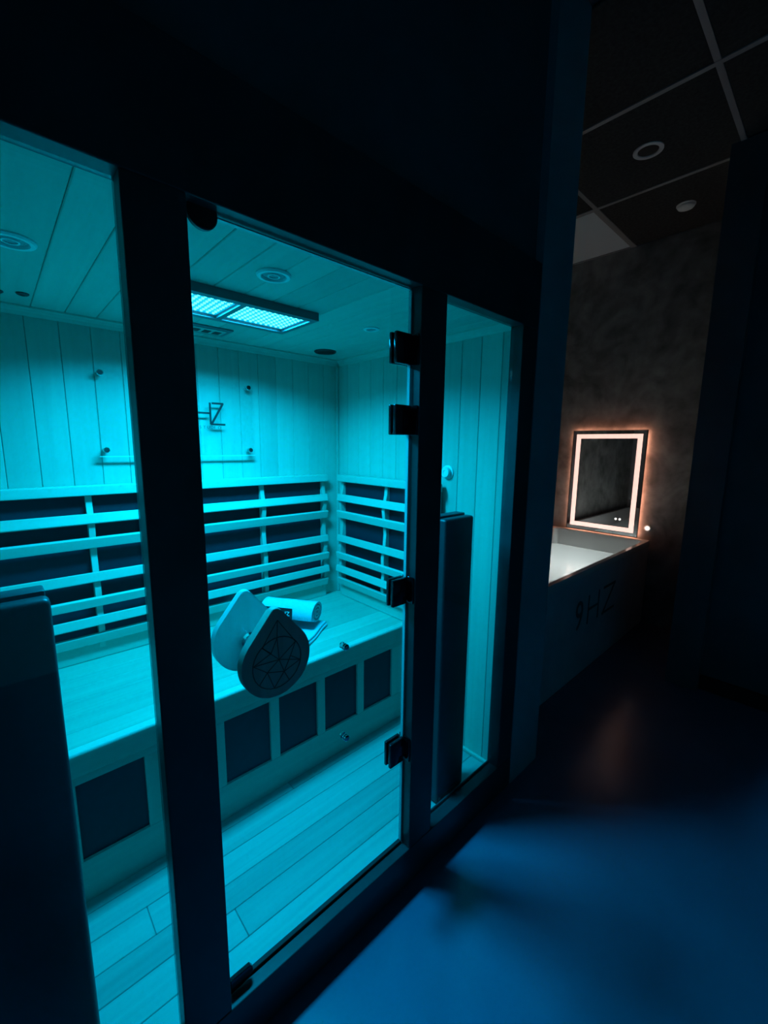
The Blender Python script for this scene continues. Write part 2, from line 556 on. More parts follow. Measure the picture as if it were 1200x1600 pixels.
# black front frame
for x0, x1 in ((CX0, A0), (A1, A2), (A3, A4), (A5, CX1)):
    add('frame_post', box(x0, x1, 0, FD, ZB, ZT, 0.0025, 2), M_frame, cab)
add('top_rail', box(CX0, CX1, -0.001, FD+0.001, ZT, CTOP, 0.0025, 2), M_frame, cab)
add('sill_rail', box(CX0, CX1, -0.001, FD+0.001, 0.0, ZB, 0.0025, 2), M_frame, cab)
for x0, x1 in ((A0, A1), (A4, A5)):
    add('fixed_pane', box(x0+0.0005, x1-0.0005, 0.034, 0.042, ZB+0.0005, ZT-0.0005), M_glass, cab)
    bd_ = bmesh.new()
    bm_box(bd_, x0+0.0005, x1-0.0005, 0.0425, 0.048, ZB+0.0005, ZB+0.010, 0.001)
    add('glazing_bead', bd_, M_frame, cab)

# glass door
GY0, GY1 = 0.034, 0.042
door = add('glass_door', box(A2+0.004, A3-0.006, GY0, GY1, ZB+0.008, ZT-0.006, 0.0006), M_glass, cab)
door['label'] = 'clear frameless glass door with drop shaped pulls'
sb = box(A2+0.05, A3-0.006, GY0-0.0015, GY1+0.0015, ZB+0.002, ZB+0.009)
add('bottom_seal', sb, M_seal, door)
add('edge_glint', box(A3-0.0065, A3-0.0035, GY0-0.001, GY1+0.001, ZB+0.01, ZT-0.008), M_gedge, door)
add('edge_glint', box(A2+0.04, A3-0.007, GY0-0.001, GY1+0.001, ZT-0.0065, ZT-0.004), M_gedge, door)

def hinge(zc):
    bm = bmesh.new()
    hx0, hx1 = A3-0.068, A3-0.010
    for y0, y1 in ((GY0-0.012, GY0), (GY1, GY1+0.010)):
        bm_box(bm, hx0, hx1, y0, y1, zc-0.040, zc+0.040, 0.003, 2)
    bm_box(bm, A3-0.036, A3-0.001, GY0-0.0125, GY1+0.009, zc-0.018, zc+0.018, 0.002, 1)   # knuckle
    bm_cyl(bm, (A3-0.010, GY0-0.004, zc), 'z', 0.0055, 0.062, 14)                          # pin
    bm_box(bm, A3-0.005, A3-0.0002, 0.006, GY1+0.008, zc-0.040, zc+0.040, 0.001, 1)        # leaf on the post
    for dz in (-0.029, 0.029):
        bm_cyl(bm, (A3-0.006, 0.018, zc+dz), 'x', 0.0045, 0.004, 12)
    return bm
for zc in (1.672, 1.487, 1.000, 0.484):
    h = add('hinge', hinge(zc), M_hinge, door, True)
    h['label'] = 'dark chrome clamp hinge'

# drop shaped pulls, outside and inside, on one standoff
def drop_outline(cx, cz, r, apex, ar, n=40):
    """teardrop: circle of radius r with straight flanks to a rounded apex"""
    dz = apex-ar-cz
    th = math.asin((r-ar)/dz)          # flank angle
    pts = []
    for k in range(n+1):
        a = math.pi - th + (math.pi + 2*th)*k/n
        pts.append((cx + r*math.cos(a), cz + r*math.sin(a)))
    for k in range(9):
        a = th + (math.pi - 2*th)*k/8
        pts.append((cx + ar*math.cos(a), cz + dz + ar*math.sin(a)))
    return pts
HX, HZ, HR, HA = 0.394, 0.977, 0.0775, 1.090
def drop(y0, y1):
    bm = bmesh.new()
    return bm_prism(bm, drop_outline(HX, HZ, HR, HA, 0.015), lambda u, v, w_: (u, y0+w_, v), y1-y0, 0.004, 3)
outp = add('pull_plate', drop(-0.056, -0.036), M_drop_out, door, True)
outp['label'] = 'shaded wooden drop shaped pull with engraved facet lines'
inp = add('pull_plate', drop(0.084, 0.102), M_drop_in, door, True)
inp['label'] = 'pale wooden drop shaped pull inside the door'
st = bmesh.new()
for zc in (HZ-0.002,):
    bm_lathe(st, [(0, -0.036), (0.019, -0.036), (0.019, -0.020), (0.014, -0.016), (0.014, 0.026), (0.017, 0.028), (0.017, 0.034), (0, 0.034)], (HX, 0, zc), 'y', 24)
    bm_lathe(st, [(0, 0.042), (0.017, 0.042), (0.017, 0.048), (0.014, 0.050), (0.014, 0.070), (0.019, 0.073), (0.019, 0.084), (0, 0.084)], (HX, 0, zc), 'y', 24)
add('pull_standoff', st, M_chrome, door, True)
en = bmesh.new()
ey = -0.0562
R_ = 0.055
def ep(a, r=1.0):
    return Vector((HX + R_*r*math.cos(math.radians(a)), ey, HZ - 0.004 + R_*r*math.sin(math.radians(a))))
ring = [ep(a) for a in range(0, 360, 12)]
for k in range(len(ring)):
    bm_bar(en, ring[k], ring[(k+1) % len(ring)], 0.0022, 0.0012, (0, 1, 0))
pts_ = {'n': ep(90, 0.98), 'ne': ep(38, 0.98), 'e': ep(-12, 0.98), 'se': ep(-62, 0.98), 's': ep(-100, 0.98), 'sw': ep(-140, 0.98), 'w': ep(170, 0.98), 'nw': ep(128, 0.98),
        'c': ep(60, 0.12), 'a': ep(-60, 0.52), 'b': ep(-150, 0.50), 'd': ep(10, 0.55), 'f': ep(120, 0.52), 't': Vector((HX+0.002, ey, HZ+0.088))}
for i_, j_ in (('c', 'n'), ('c', 'ne'), ('c', 'e'), ('c', 'a'), ('c', 'b'), ('c', 'w'), ('c', 'nw'), ('a', 'se'), ('a', 's'), ('a', 'e'), ('a', 'b'), ('b', 's'), ('b', 'sw'), ('b', 'w'),
               ('d', 'ne'), ('d', 'e'), ('d', 'a'), ('f', 'n'), ('f', 'nw'), ('f', 'w'), ('t', 'nw'), ('t', 'ne'), ('t', 'n')):
    bm_bar(en, pts_[i_], pts_[j_], 0.0018, 0.0012, (0, 1, 0))
add('engraved_star', en, M_engrave, door)

for z in (0.895, 0.632):
    kb = bmesh.new()
    bm_lathe(kb, [(0, 0), (0.0085, 0), (0.0085, 0.003), (0.0065, 0.005), (0.0085, 0.007), (0.0085, 0.010), (0.006, 0.013), (0, 0.014)], (0.635, GY0, z), 'y', 20, -1)
    bm_lathe(kb, [(0, 0), (0.0085, 0), (0.0085, 0.003), (0.006, 0.004), (0, 0.004)], (0.635, GY1, z), 'y', 20, 1)
    k_ = add('chrome_knob', kb, M_chrome, door, True)
# catches: round one at the top corner, chamfered one at the bottom corner
ct = bmesh.new()
bm_lathe(ct, [(0, 0), (0.027, 0), (0.027, 0.008), (0.025, 0.010), (0, 0.010)], (0.318, GY0, 1.822), 'y', 36, -1)
add('round_catch', ct, M_black, door, True)
cb = bmesh.new()
bm_prism(cb, [(A2+0.008, 0.176), (0.340, 0.176), (0.346, 0.166), (0.346, 0.152), (0.334, 0.146), (0.322, 0.141), (A2+0.008, 0.1395)],
         lambda u, v, w_: (u, GY0-0.011+w_, v), 0.011, 0.0015, 1)
add('corner_catch', cb, M_hinge, door)

# ------------------------------------------------------------------ bench
BF = 0.533
bench = thing('sauna_bench', 'pale wooden bench with dark heater panels along its front', 'bench', ((XL+XR)/2, 0.8, ZF))
sy = [SEATY+0.030, 0.62, 0.71, 0.80, 0.885, 0.975, D]
nose = bmesh.new()
arc = [(SEATY+0.010-0.010*math.sin(a), SEATZ-0.0105+0.010*math.cos(a)) for a in [math.pi/2*k/6 for k in range(7)]]
arc2 = [(SEATY+0.006-0.006*math.cos(a), 0.518-0.006*math.sin(a)) for a in [math.pi/2*k/4 for k in range(5)]]
bm_prism(nose, [(SEATY+0.030, SEATZ-0.0005)] + arc + arc2 + [(SEATY+0.030, 0.512)], lambda u, v, w_: (XL+0.001+w_, u, v), XR-XL-0.002)
add('seat_nosing', nose, M_woodx, bench, True)
for k in range(len(sy)-1):
    cuts = [XL+0.001] + sorted(random.uniform(XL+0.25, XR-0.2) for _ in range(1)) + [XR-0.001]
    for c0, c1 in zip(cuts, cuts[1:]):
        if c1-c0 > 0.03:
            inst('seat_plank', board_mesh(c1-c0-0.0006, sy[k+1]-sy[k]-0.0008, 0.030, M_seat, 0.0010), bench, ((c0+c1)/2, (sy[k]+sy[k+1])/2, SEATZ-0.0152))
PZ0, PZ1 = 0.232, 0.476
lefts = [1.124-0.2085*k for k in range(7)]
PW = 0.172
add('front_rail', box(XL+0.001, XR-0.001, BF, BF+0.024, PZ1, 0.5115, 0.001), M_woodx, bench)
add('front_rail', box(XL+0.001, XR-0.001, BF, BF+0.024, ZF+0.0005, PZ0, 0.001), M_woodx, bench)
edges = [XR-0.001] + sum([[l+PW, l] for l in lefts], []) + [XL+0.001]
for k in range(0, len(edges)-1, 2):
    x1, x0 = edges[k], edges[k+1]
    if x1-x0 > 0.005:
        add('stile', box(max(x0, XL+0.001), x1, BF, BF+0.024, PZ0, PZ1, 0.001), M_woodz, bench)
for l in lefts:
    if l > XL:
        add('heater_panel', box(l+0.0005, l+PW-0.0005, BF+0.010, BF+0.020, PZ0+0.0005, PZ1-0.0005), M_carbon, bench)
add('bench_carcass', box(XL+0.001, XR-0.001, BF+0.026, BF+0.040, ZF+0.0005, 0.553), M_woodx, bench)

# ------------------------------------------------------------------ slatted backrests
SL = [(1.138, 0.038, 0.034, 14), (1.049, 0.040, 0.036, -14), (0.917, 0.037, 0.036, 10), (0.823, 0.036, 0.042, -10), (0.749, 0.036, 0.044, 12)]
PROF = [(1.225, 0.020), (1.18, 0.024), (1.14, 0.034), (1.105, 0.040), (1.05, 0.032), (0.99, 0.026), (0.92, 0.032), (0.87, 0.042), (0.82, 0.040), (0.785, 0.036), (0.75, 0.042), (0.71, 0.042), (0.66, 0.030), (0.620, 0.020)]
def backrest(name, label, a0, a1, sup, P, loc, mlong):
    """P(a, out, z): a along the wall, out away from the wall"""
    t = thing(name, label, 'backrest', loc, 'slatted backrests above the bench')
    def bar(a, b, o0, o1, z0, z1, tilt=0.0, bev=0.0025):
        bm = box(a, b, -(o1-o0)/2, (o1-o0)/2, -(z1-z0)/2, (z1-z0)/2, bev)
        c, s = math.cos(math.radians(tilt)), math.sin(math.radians(tilt))
        for v in bm.verts:
            u, o, z = v.co
            o, z = o*c - z*s, o*s + z*c
            v.co = P(u, o+(o0+o1)/2, z+(z0+z1)/2)
        return bm
    add('top_rail', bar(a0, a1, 0.004, 0.046, 1.224, 1.260), mlong, t)
    for zc, h, out, tilt in SL:
        add('slat', bar(a0+0.002, a1-0.002, out, out+0.016, zc-h/2, zc+h/2, tilt), mlong, t)
    add('bottom_rail', bar(a0, a1, 0.028, 0.044, 0.655, 0.695, -12), mlong, t)
    add('skirt_board', bar(a0, a1, 0.004, 0.022, SEATZ+0.001, 0.655), mlong, t)
    for s in sup:
        bm = bmesh.new()
        pts = [(o, z) for z, o in PROF] + [(0.006, 0.620), (0.006, 1.225)]
        bm_prism(bm, pts, lambda u, v, w_: P(s-0.010+w_, u, v), 0.020)
        add('support', bm, M_woodz, t)
    ss = sorted(sup)
    for s0, s1 in zip(ss, ss[1:]):
        add('heater_panel', bar(s0+0.011, s1-0.011, 0.002, 0.008, 0.660, 1.222, 0, 0), M_carbon, t)
    return t
PB = lambda a, o, z: Vector((a, D-o, z))
PS = lambda a, o, z: Vector((XR-0.012-o, a, z))
backrest('slatted_backrest', 'long slatted backrest on the back wall under the acrylic sign', XL+0.005, 1.306, (1.292, 0.940, 0.595, 0.250, -0.095, XL+0.02), PB, (0.5, D-0.02, SEATZ), M_woodx)
backrest('slatted_backrest', 'short slatted backrest on the side wall below the round pale vent', 0.340, 1.030, (1.016, 0.672, 0.354), PS, (XR-0.03, 0.65, SEATZ), M_woody)

# ------------------------------------------------------------------ tall heaters behind the fixed panes
def tall_heater(x0, x1, ztop, label):
    t = thing('front_heater', label, 'heater', ((x0+x1)/2, 0.1, ZF), 'tall dark heaters behind the glass')
    bm = bmesh.new(); bm_box(bm, x0, x1, 0.108, 0.150, ZF+0.001, ztop, 0.004, 2)
    add('back_case', bm, M_heater, t, True)
    bm = bmesh.new(); bm_box(bm, x0+0.012, x1+0.004, 0.070, 0.1075, ZF+0.004, ztop-0.006, 0.010, 4)
    add('front_cover', bm, M_heater, t, True)
    bm = bmesh.new(); bm_box(bm, x0+0.02, x1-0.006, 0.1505, 0.156, ZF+0.06, ztop-0.05, 0.002)
    add('heating_panel', bm, M_carbon, t)
    bm = bmesh.new(); bm_box(bm, x0+0.020, x1-0.020, 0.0625, 0.0695, ZF+0.001, ZF+0.030, 0.002)
    add('foot_clip', bm, M_black, t)
tall_heater(1.075, 1.240, 1.182, 'tall dark heater column behind the narrow right pane')
tall_heater(-0.125, 0.046, 1.166, 'tall dark heater column behind the left pane')

# ------------------------------------------------------------------ ceiling lamp
LZ = 1.830
LX0, LX1, LY0, LY1 = 0.352, 0.861, 0.465, 0.712
lamp = thing('led_light_panel', 'glowing cyan LED panel of two fields on the sauna ceiling', 'light', ((LX0+LX1)/2, (LY0+LY1)/2, LZ))
fields = ((0.372, 0.598), (0.617, 0.843))
FY0, FY1 = 0.492, 0.686
hb = bmesh.new()
bm_box(hb, LX0, LX1, LY0, LY1, LZ+0.014, ZC-0.0005)
bm_box(hb, LX0, LX1, LY0, FY0, LZ, LZ+0.014)
bm_box(hb, LX0, LX1, FY1, LY1, LZ, LZ+0.014)
bm_box(hb, LX0, fields[0][0], FY0, FY1, LZ, LZ+0.014)
bm_box(hb, fields[1][1], LX1, FY0, FY1, LZ, LZ+0.014)
add('housing', hb, M_house, lamp)
add('divider', box(fields[0][1], fields[1][0], FY0, FY1, LZ, LZ+0.0138), M_house, lamp)
for x0, x1 in fields:
    b_ = add('led_board', box(x0+0.0005, x1-0.0005, FY0+0.0005, FY1-0.0005, LZ+0.011, LZ+0.0138), M_led, lamp)
    bm = bmesh.new()
    for i in range(11):
        for j in range(8):
            c = (x0+0.016+i*(x1-x0-0.032)/10, FY0+0.028+j*(FY1-FY0-0.052)/7, LZ+0.0112)
            bm_lathe(bm, [(0.0048, 0), (0.0042, 0.003), (0.0022, 0.005), (0, 0.0056)], c, 'z', 8, -1)
    bd = add('led_beads', bm, M_bead, b_, True)
    bd['kind'] = 'stuff'
    ld = bpy.data.lights.new('led_field_light', 'AREA')
    ld.shape = 'RECTANGLE'
    ld.size, ld.size_y = x1-x0-0.020, FY1-FY0-0.034
    ld.energy = LED_W
    ld.color = LED_COL
    ld.spread = LED_SPREAD
    lo = bpy.data.objects.new('led_field_light', ld)
    COL.objects.link(lo)
    lo.parent = lamp
    lo.location = Vector(((x0+x1)/2, (FY0+FY1)/2, LZ+0.0085)) - WLOC[lamp.name]

# ------------------------------------------------------------------ small ceiling fittings in the cabin
def speaker(x, y, r, label):
    t = thing('ceiling_speaker', label, 'speaker', (x, y, ZC-0.01), 'round speakers in the sauna ceiling')
    bm = bm_lathe(bmesh.new(), [(r, 0), (r, 0.003), (r*0.93, 0.007), (r*0.74, 0.007), (r*0.70, 0.002), (r*0.70, 0)], (x, y, ZC), 'z', 40, -1)
    add('trim_ring', bm, M_white, t, True)
    bm = bm_lathe(bmesh.new(), [(r*0.70, 0.0005), (r*0.5, 0.003), (0, 0.004)], (x, y, ZC), 'z', 36, -1)
    g = add('grille', bm, M_grille, t, True)
    bm = bm_lathe(bmesh.new(), [(r*0.36, 0.003), (r*0.36, 0.006), (r*0.28, 0.006), (r*0.28, 0.003)], (x, y, ZC), 'z', 28, -1)
    add('inner_ring', bm, M_white, t, True)
speaker(0.590, 0.272, 0.045, 'round white speaker in the ceiling in front of the lamp')
speaker(0.078, 0.500, 0.047, 'round white speaker in the ceiling behind the left pane')
t = thing('round_vent', 'round dark vent in the ceiling by the back corner', 'vent', (1.219, 0.941, ZC-0.01))
add('vent_rim', bm_lathe(bmesh.new(), [(0.052, 0), (0.052, 0.004), (0.048, 0.007), (0.044, 0.004), (0.044, 0)], (1.219, 0.941, ZC), 'z', 36, -1), M_black, t, True)
add('vent_back', bm_lathe(bmesh.new(), [(0.044, 0.0005), (0, 0.0005)], (1.219, 0.941, ZC), 'z', 36, -1), M_hole, t)
for k in range(5):
    dy = -0.028 + 0.014*k
    hw = math.sqrt(0.044**2-dy*dy)
    add('vent_slat', box(1.219-hw, 1.219+hw, 0.941+dy-0.003, 0.941+dy+0.003, ZC-0.005, ZC-0.0008), M_black, t)
t = thing('downlight', 'small pale round downlight in the ceiling right of the lamp', 'light', (1.115, 0.487, ZC-0.008))
add('trim_ring', bm_lathe(bmesh.new(), [(0.031, 0), (0.031, 0.003), (0.027, 0.005), (0.020, 0.004), (0.019, 0)], (1.115, 0.487, ZC), 'z', 32, -1), M_white, t, True)
add('lens', bm_lathe(bmesh.new(), [(0.019, 0.0005), (0.012, 0.003), (0, 0.004)], (1.115, 0.487, ZC), 'z', 32, -1), M_grille, t, True)
for i, (x, y, lb) in enumerate(((0.118, 0.932, 'small dark sensor in the left ceiling, the one nearer the post'), (0.060, 0.952, 'small dark sensor in the left ceiling, cut by the photo edge'))):
    t = thing('ceiling_sensor', lb, 'sensor', (x, y, ZC-0.006), 'dark sensors in the left ceiling')
    add('sensor_body', bm_lathe(bmesh.new(), [(0.016, 0), (0.016, 0.003), (0.012, 0.006), (0, 0.006)], (x, y, ZC), 'z', 24, -1), M_black, t, True)
    add('sensor_lens', bm_lathe(bmesh.new(), [(0.006, 0.0062), (0.004, 0.008), (0, 0.0085)], (x, y, ZC), 'z', 16, -1), M_hole, t, True)
t = thing('control_panel', 'flat control panel with dark slots on the ceiling behind the lamp', 'control panel', (0.60, 0.94, ZC-0.008))
cpb = bmesh.new(); bm_box(cpb, 0.455, 0.748, 0.884, 1.000, ZC-0.006, ZC-0.0003, 0.002)
add('face_plate', cpb, M_house, t)
add('screen_bezel', box(0.475, 0.730, 0.905, 0.980, ZC-0.0078, ZC-0.0062, 0.0005), M_wood, t)
for k in range(6):
    x0 = 0.490+0.040*k
    add('slot', box(x0, x0+0.026, 0.925, 0.965, ZC-0.0092, ZC-0.0079), M_hole, t)

# round vent knob on the side wall
t = thing('wall_vent', 'round pale vent on the side wall above the backrest', 'vent', (XR-0.02, 0.327, 1.308))
add('vent_base', bm_lathe(bmesh.new(), [(0.030, 0), (0.030, 0.004), (0.026, 0.007), (0, 0.007)], (XR, 0.327, 1.308), 'x', 32, -1), M_white, t, True)
add('vent_dial', bm_lathe(bmesh.new(), [(0.022, 0.0072), (0.022, 0.018), (0.019, 0.022), (0.010, 0.023), (0.009, 0.020), (0, 0.020)], (XR, 0.327, 1.308), 'x', 32, -1), M_white, t, True)

# ------------------------------------------------------------------ acrylic sign on the back wall
SY = D-0.034
sign = thing('acrylic_sign', 'clear acrylic sign with black studio logo on the back wall', 'sign', (0.60, D-0.02, 1.366))
add('plate', box(0.296, 0.906, SY, SY+0.010, 1.366, 1.688, 0.001), M_acryl, sign)
bm = bmesh.new()
bm_box(bm, 0.296, 0.906, SY+0.0003, SY+0.0097, 1.3635, 1.3658)
add('polished_edge', bm, M_edge, sign)
for x in (0.319, 0.883):
    for z in (1.388, 1.666):
        s_ = bmesh.new()
        bm_lathe(s_, [(0, 0), (0.009, 0), (0.009, D-SY-0.010), (0, D-SY-0.010)], (x, D-0.0006, z), 'y', 20, -1)
        bm_lathe(s_, [(0, 0), (0.011, 0), (0.011, 0.006), (0.009, 0.008), (0, 0.008)], (x, SY, z), 'y', 20, -1)
        add('standoff', s_, M_chrome, sign, True)
ly = SY-0.0012
N_ = (0, 1, 0)
bm = bmesh.new()
LW = 0.0080
bm_bar(bm, (0.708, ly, 1.498), (0.708, ly, 1.589), LW, 0.002, N_)
bm_bar(bm, (0.640, ly, 1.498), (0.640, ly, 1.589), LW, 0.002, N_)
bm_bar(bm, (0.640, ly, 1.5445), (0.708, ly, 1.5445), LW, 0.002, N_)
add('letter_h', bm, M_ink, sign)
bm = bmesh.new()
bm_bar(bm, (0.716, ly, 1.587), (0.766, ly, 1.587), LW, 0.002, N_)
bm_bar(bm, (0.764, ly-0.0002, 1.588), (0.712, ly-0.0002, 1.500), LW*1.1, 0.002, N_)
bm_bar(bm, (0.708, ly, 1.4985), (0.771, ly, 1.4985), LW, 0.002, N_)
add('letter_z', bm, M_ink, sign)
bm = bmesh.new()
for k, ch in enumerate('STUDIO'):
    bm_text(bm, ch, 0.0175, lambda u, v, w_, k=k: Vector((0.660+0.0155*k+u, ly+w_, 1.4795+v)), 0.0015)
add('small_lettering', bm, M_greyprint, sign)

# ------------------------------------------------------------------ towels on the bench
tdir = Vector((-0.565, 0.825, 0)).normalized()       # away from the viewer
tsid = Vector((0.825, 0.565, 0)).normalized()
def towel_point(a, b, z, o):
    return o + tsid*a + tdir*b + Vector((0, 0, z))
# folded towel: two soft layers
ft = thing('folded_towel', 'folded white towel lying flat on the bench under the roll', 'towel', (0.86, 0.80, SEATZ))
O = Vector((0.850, 0.586, SEATZ))
def soft_slab(a0, a1, b0, b1, z0, z1, rr):
    bm = box(a0, a1, b0, b1, z0, z1)
    bmesh.ops.subdivide_edges(bm, edges=[e for e in bm.edges if e.calc_length() > 0.05], cuts=10, use_grid_fill=True)
    hard = [e for e in bm.edges if len(e.link_faces) == 2 and e.calc_face_angle(0) > 1.0]
    bmesh.ops.bevel(bm, geom=hard, offset=rr, segments=3, profile=0.5, affect='EDGES')
    for v in bm.verts:
        a, b, z = v.co
        wob = 0.0016*math.sin(31*a+7*b) + 0.0013*math.sin(23*b+2)
        v.co = towel_point(a + 0.002*math.sin(40*b), b + 0.002*math.sin(37*a), z + (wob if z > z0+0.003 else 0), O)
    return bm
add('lower_fold', soft_slab(0.0, 0.275, 0.0, 0.33, 0.001, 0.0105, 0.0045), M_towel, ft, True)
add('upper_fold', soft_slab(0.006, 0.271, 0.006, 0.325, 0.0125, 0.022, 0.0045), M_towel, ft, True)
# rolled towel: a spiral sheet
rtow = bmesh.new()
RB = 0.056
cz = SEATZ+0.026+RB
end = Vector((1.015, 0.733, cz))
turns, nt_ = 3.2, 90
inner, outer = [], []
sp = []
for k in range(nt_+1):
    u = k/nt_
    a = 2*math.pi*turns*u + 2.2
    r = 0.006 + (RB-0.006)*u
    sp.append((a, r))
def sec(a, r, flat=0.94):
    return tsid*(r*1.22*math.cos(a)) + Vector((0, 0, r*flat*math.sin(a)))
thk = 0.0095
NL = 9
LEN = 0.25
rows = []
for l in range(NL+1):
    off = tdir*(LEN*l/NL)
    ring_o = [rtow.verts.new(end+off+sec(a, r*(1+0.012*math.sin(5*l+a)))) for a, r in sp]
    ring_i = [rtow.verts.new(end+off+sec(a, max(0.002, r-thk))) for a, r in sp]
    rows.append((ring_o, ring_i))
for (o0, i0), (o1, i1) in zip(rows, rows[1:]):
    for k in range(nt_):
        rtow.faces.new((o0[k], o0[k+1], o1[k+1], o1[k]))
        rtow.faces.new((i0[k+1], i0[k], i1[k], i1[k+1]))
    rtow.faces.new((o0[nt_], i0[nt_], i1[nt_], o1[nt_]))
    rtow.faces.new((i0[0], o0[0], o1[0], i1[0]))
for (o0, i0) in (rows[0], rows[-1]):
    for k in range(nt_):
        rtow.faces.new((o0[k], o0[k+1], i0[k+1], i0[k]))
tag(add('rolled_towel', rtow, M_towel, None, True), 'rolled white towel on the folded one behind the door pull', 'towel')
# black card standing against the side of the roll
co = Vector((1.0, 0.722, SEATZ+0.0255)) - tsid*0.092
def cardp(u, v, w_):
    # u runs towards the viewer along the roll, v up, leaning slightly onto it
    return co + tdir*(0.215-u) + Vector((0, 0, v)) + tsid*(v*0.12) - tsid*w_
card = thing('black_card', 'small black card with white print standing against the rolled towel', 'card', cardp(0.07, 0, 0))
bm = bmesh.new()
bm_prism(bm, [(0, 0), (0.140, 0), (0.140, 0.106), (0, 0.106)], cardp, 0.0016)
add('card_sheet', bm, M_ink, card)
bm = bmesh.new()
bm_text(bm, '9HZ', 0.026, lambda u, v, w_: cardp(0.080+u, 0.074+v, 0.0022+w_), 0.0006)
add('card_print', bm, M_white, card)

# ------------------------------------------------------------------ tub
TX0, TX1, TY0, TY1, TZ = 1.715, 3.80, 0.180, 0.972, 0.690
tub = thing('plunge_tub', 'long plunge tub filled with lit water beside the plaster wall', 'tub', ((TX0+TX1)/2, (TY0+TY1)/2, 0))
def rrect(x0, x1, y0, y1, r, n=6):
    pts = []
    for cx, cy, a0 in ((x1-r, y1-r, 0), (x0+r, y1-r, 90), (x0+r, y0+r, 180), (x1-r, y0+r, 270)):
        for k in range(n+1):
            a = math.radians(a0+90*k/n)
            pts.append((cx+r*math.cos(a), cy+r*math.sin(a)))
    return pts
bm = bmesh.new()
loops = []
for (x0, x1, y0, y1, r, z) in (
        (TX0, TX1, TY0-0.006, TY1, 0.012, TZ-0.045), (TX0, TX1, TY0-0.006, TY1, 0.012, TZ-0.006), (TX0+0.004, TX1-0.004, TY0-0.002, TY1-0.004, 0.014, TZ),
        (TX0+0.09, TX1-0.050, TY0+0.026, TY1-0.036, 0.05, TZ), (TX0+0.096, TX1-0.056, TY0+0.032, TY1-0.042, 0.05, TZ-0.008),
        (TX0+0.12, TX1-0.070, TY0+0.050, TY1-0.060, 0.06, 0.20), (TX0+0.16, TX1-0.11, TY0+0.09, TY1-0.10, 0.06, 0.16)):
    loops.append([bm.verts.new((px, py, z)) for px, py in rrect(x0, x1, y0, y1, r)])
for a, b in zip(loops, loops[1:]):
    n = len(a)
    for k in range(n):
        bm.faces.new((a[k], a[(k+1) % n], b[(k+1) % n], b[k]))
bm.faces.new(loops[-1])
o = add('tub_shell', bm, M_tubw, tub, True)
fp = bmesh.new()
bm_box(fp, TX0, TX1, TY0, TY0+0.02, 0.0, TZ-0.046, 0.002)
add('front_panel', fp, M_tubp, tub)
sd = bmesh.new()
bm_box(sd, TX0, TX0+0.02, TY0+0.021, TY1, 0, TZ-0.046)
add('end_panel', sd, M_tubp, tub)
sd = bmesh.new()
bm_box(sd, TX1-0.02, TX1, TY0+0.021, TY1, 0, TZ-0.046)
add('end_panel', sd, M_tubp, tub)
sd = bmesh.new()
bm_box(sd, TX0+0.021, TX1-0.021, TY1-0.02, TY1, 0, TZ-0.046)
add('rear_panel', sd, M_tubp, tub)
WZ = 0.545
wt = bmesh.new()
wp = rrect(TX0+0.1023, TX1-0.0623, TY0+0.0383, TY1-0.0483, 0.05)
wt.faces.new([wt.verts.new((x, y, WZ)) for x, y in wp])
wo = add('water', wt, M_water, tub)
wo['label'] = 'still clear water'
bm = bmesh.new()
bm_text(bm, '9', 0.27, lambda u, v, w_: Vector((2.47+u*0.9, TY0-0.0012+w_, 0.315+v)), 0.002)
bm_bar(bm, (2.665, TY0-0.0012, 0.315), (2.665, TY0-0.0012, 0.505), 0.016, 0.002, N_)
bm_bar(bm, (2.825, TY0-0.0012, 0.315), (2.825, TY0-0.0012, 0.505), 0.016, 0.002, N_)
bm_bar(bm, (2.665, TY0-0.0012, 0.412), (2.825, TY0-0.0012, 0.412), 0.016, 0.002, N_)
bm_bar(bm, (2.90, TY0-0.0012, 0.500), (3.11, TY0-0.0012, 0.500), 0.016, 0.002, N_)
bm_bar(bm, (3.10, TY0-0.0014, 0.503), (2.91, TY0-0.0014, 0.317), 0.018, 0.002, N_)
bm_bar(bm, (2.90, TY0-0.0012, 0.321), (3.12, TY0-0.0012, 0.321), 0.016, 0.002, N_)
add('tub_lettering', bm, M_greyprint, tub)
# unseen underwater lamp on the front inner side, added to brighten the water
lc = Vector((2.80, TY0+0.045, 0.40))
tl = bm_lathe(bmesh.new(), [(0.045, 0), (0.045, 0.006), (0.038, 0.010), (0, 0.010)], lc, 'y', 28, 1)
ul = add('added_tub_lamp', tl, emit('added_tub_lens', (0.85, 0.96, 1.0), 1.0), tub, True)
ld = bpy.data.lights.new('added_tub_light', 'AREA')
ld.shape = 'DISK'
ld.size = 0.08
ld.energy = TUB_W
ld.color = (0.86, 0.97, 1.0)
ld.spread = math.radians(95)
lo = bpy.data.objects.new('added_tub_light', ld)
COL.objects.link(lo)
lo.parent = tub
lo.location = lc + Vector((0, 0.014, 0)) - WLOC[tub.name]
lo.rotation_euler = Vector((0.66, 0.40, -0.50)).to_track_quat('-Z', 'Y').to_euler()

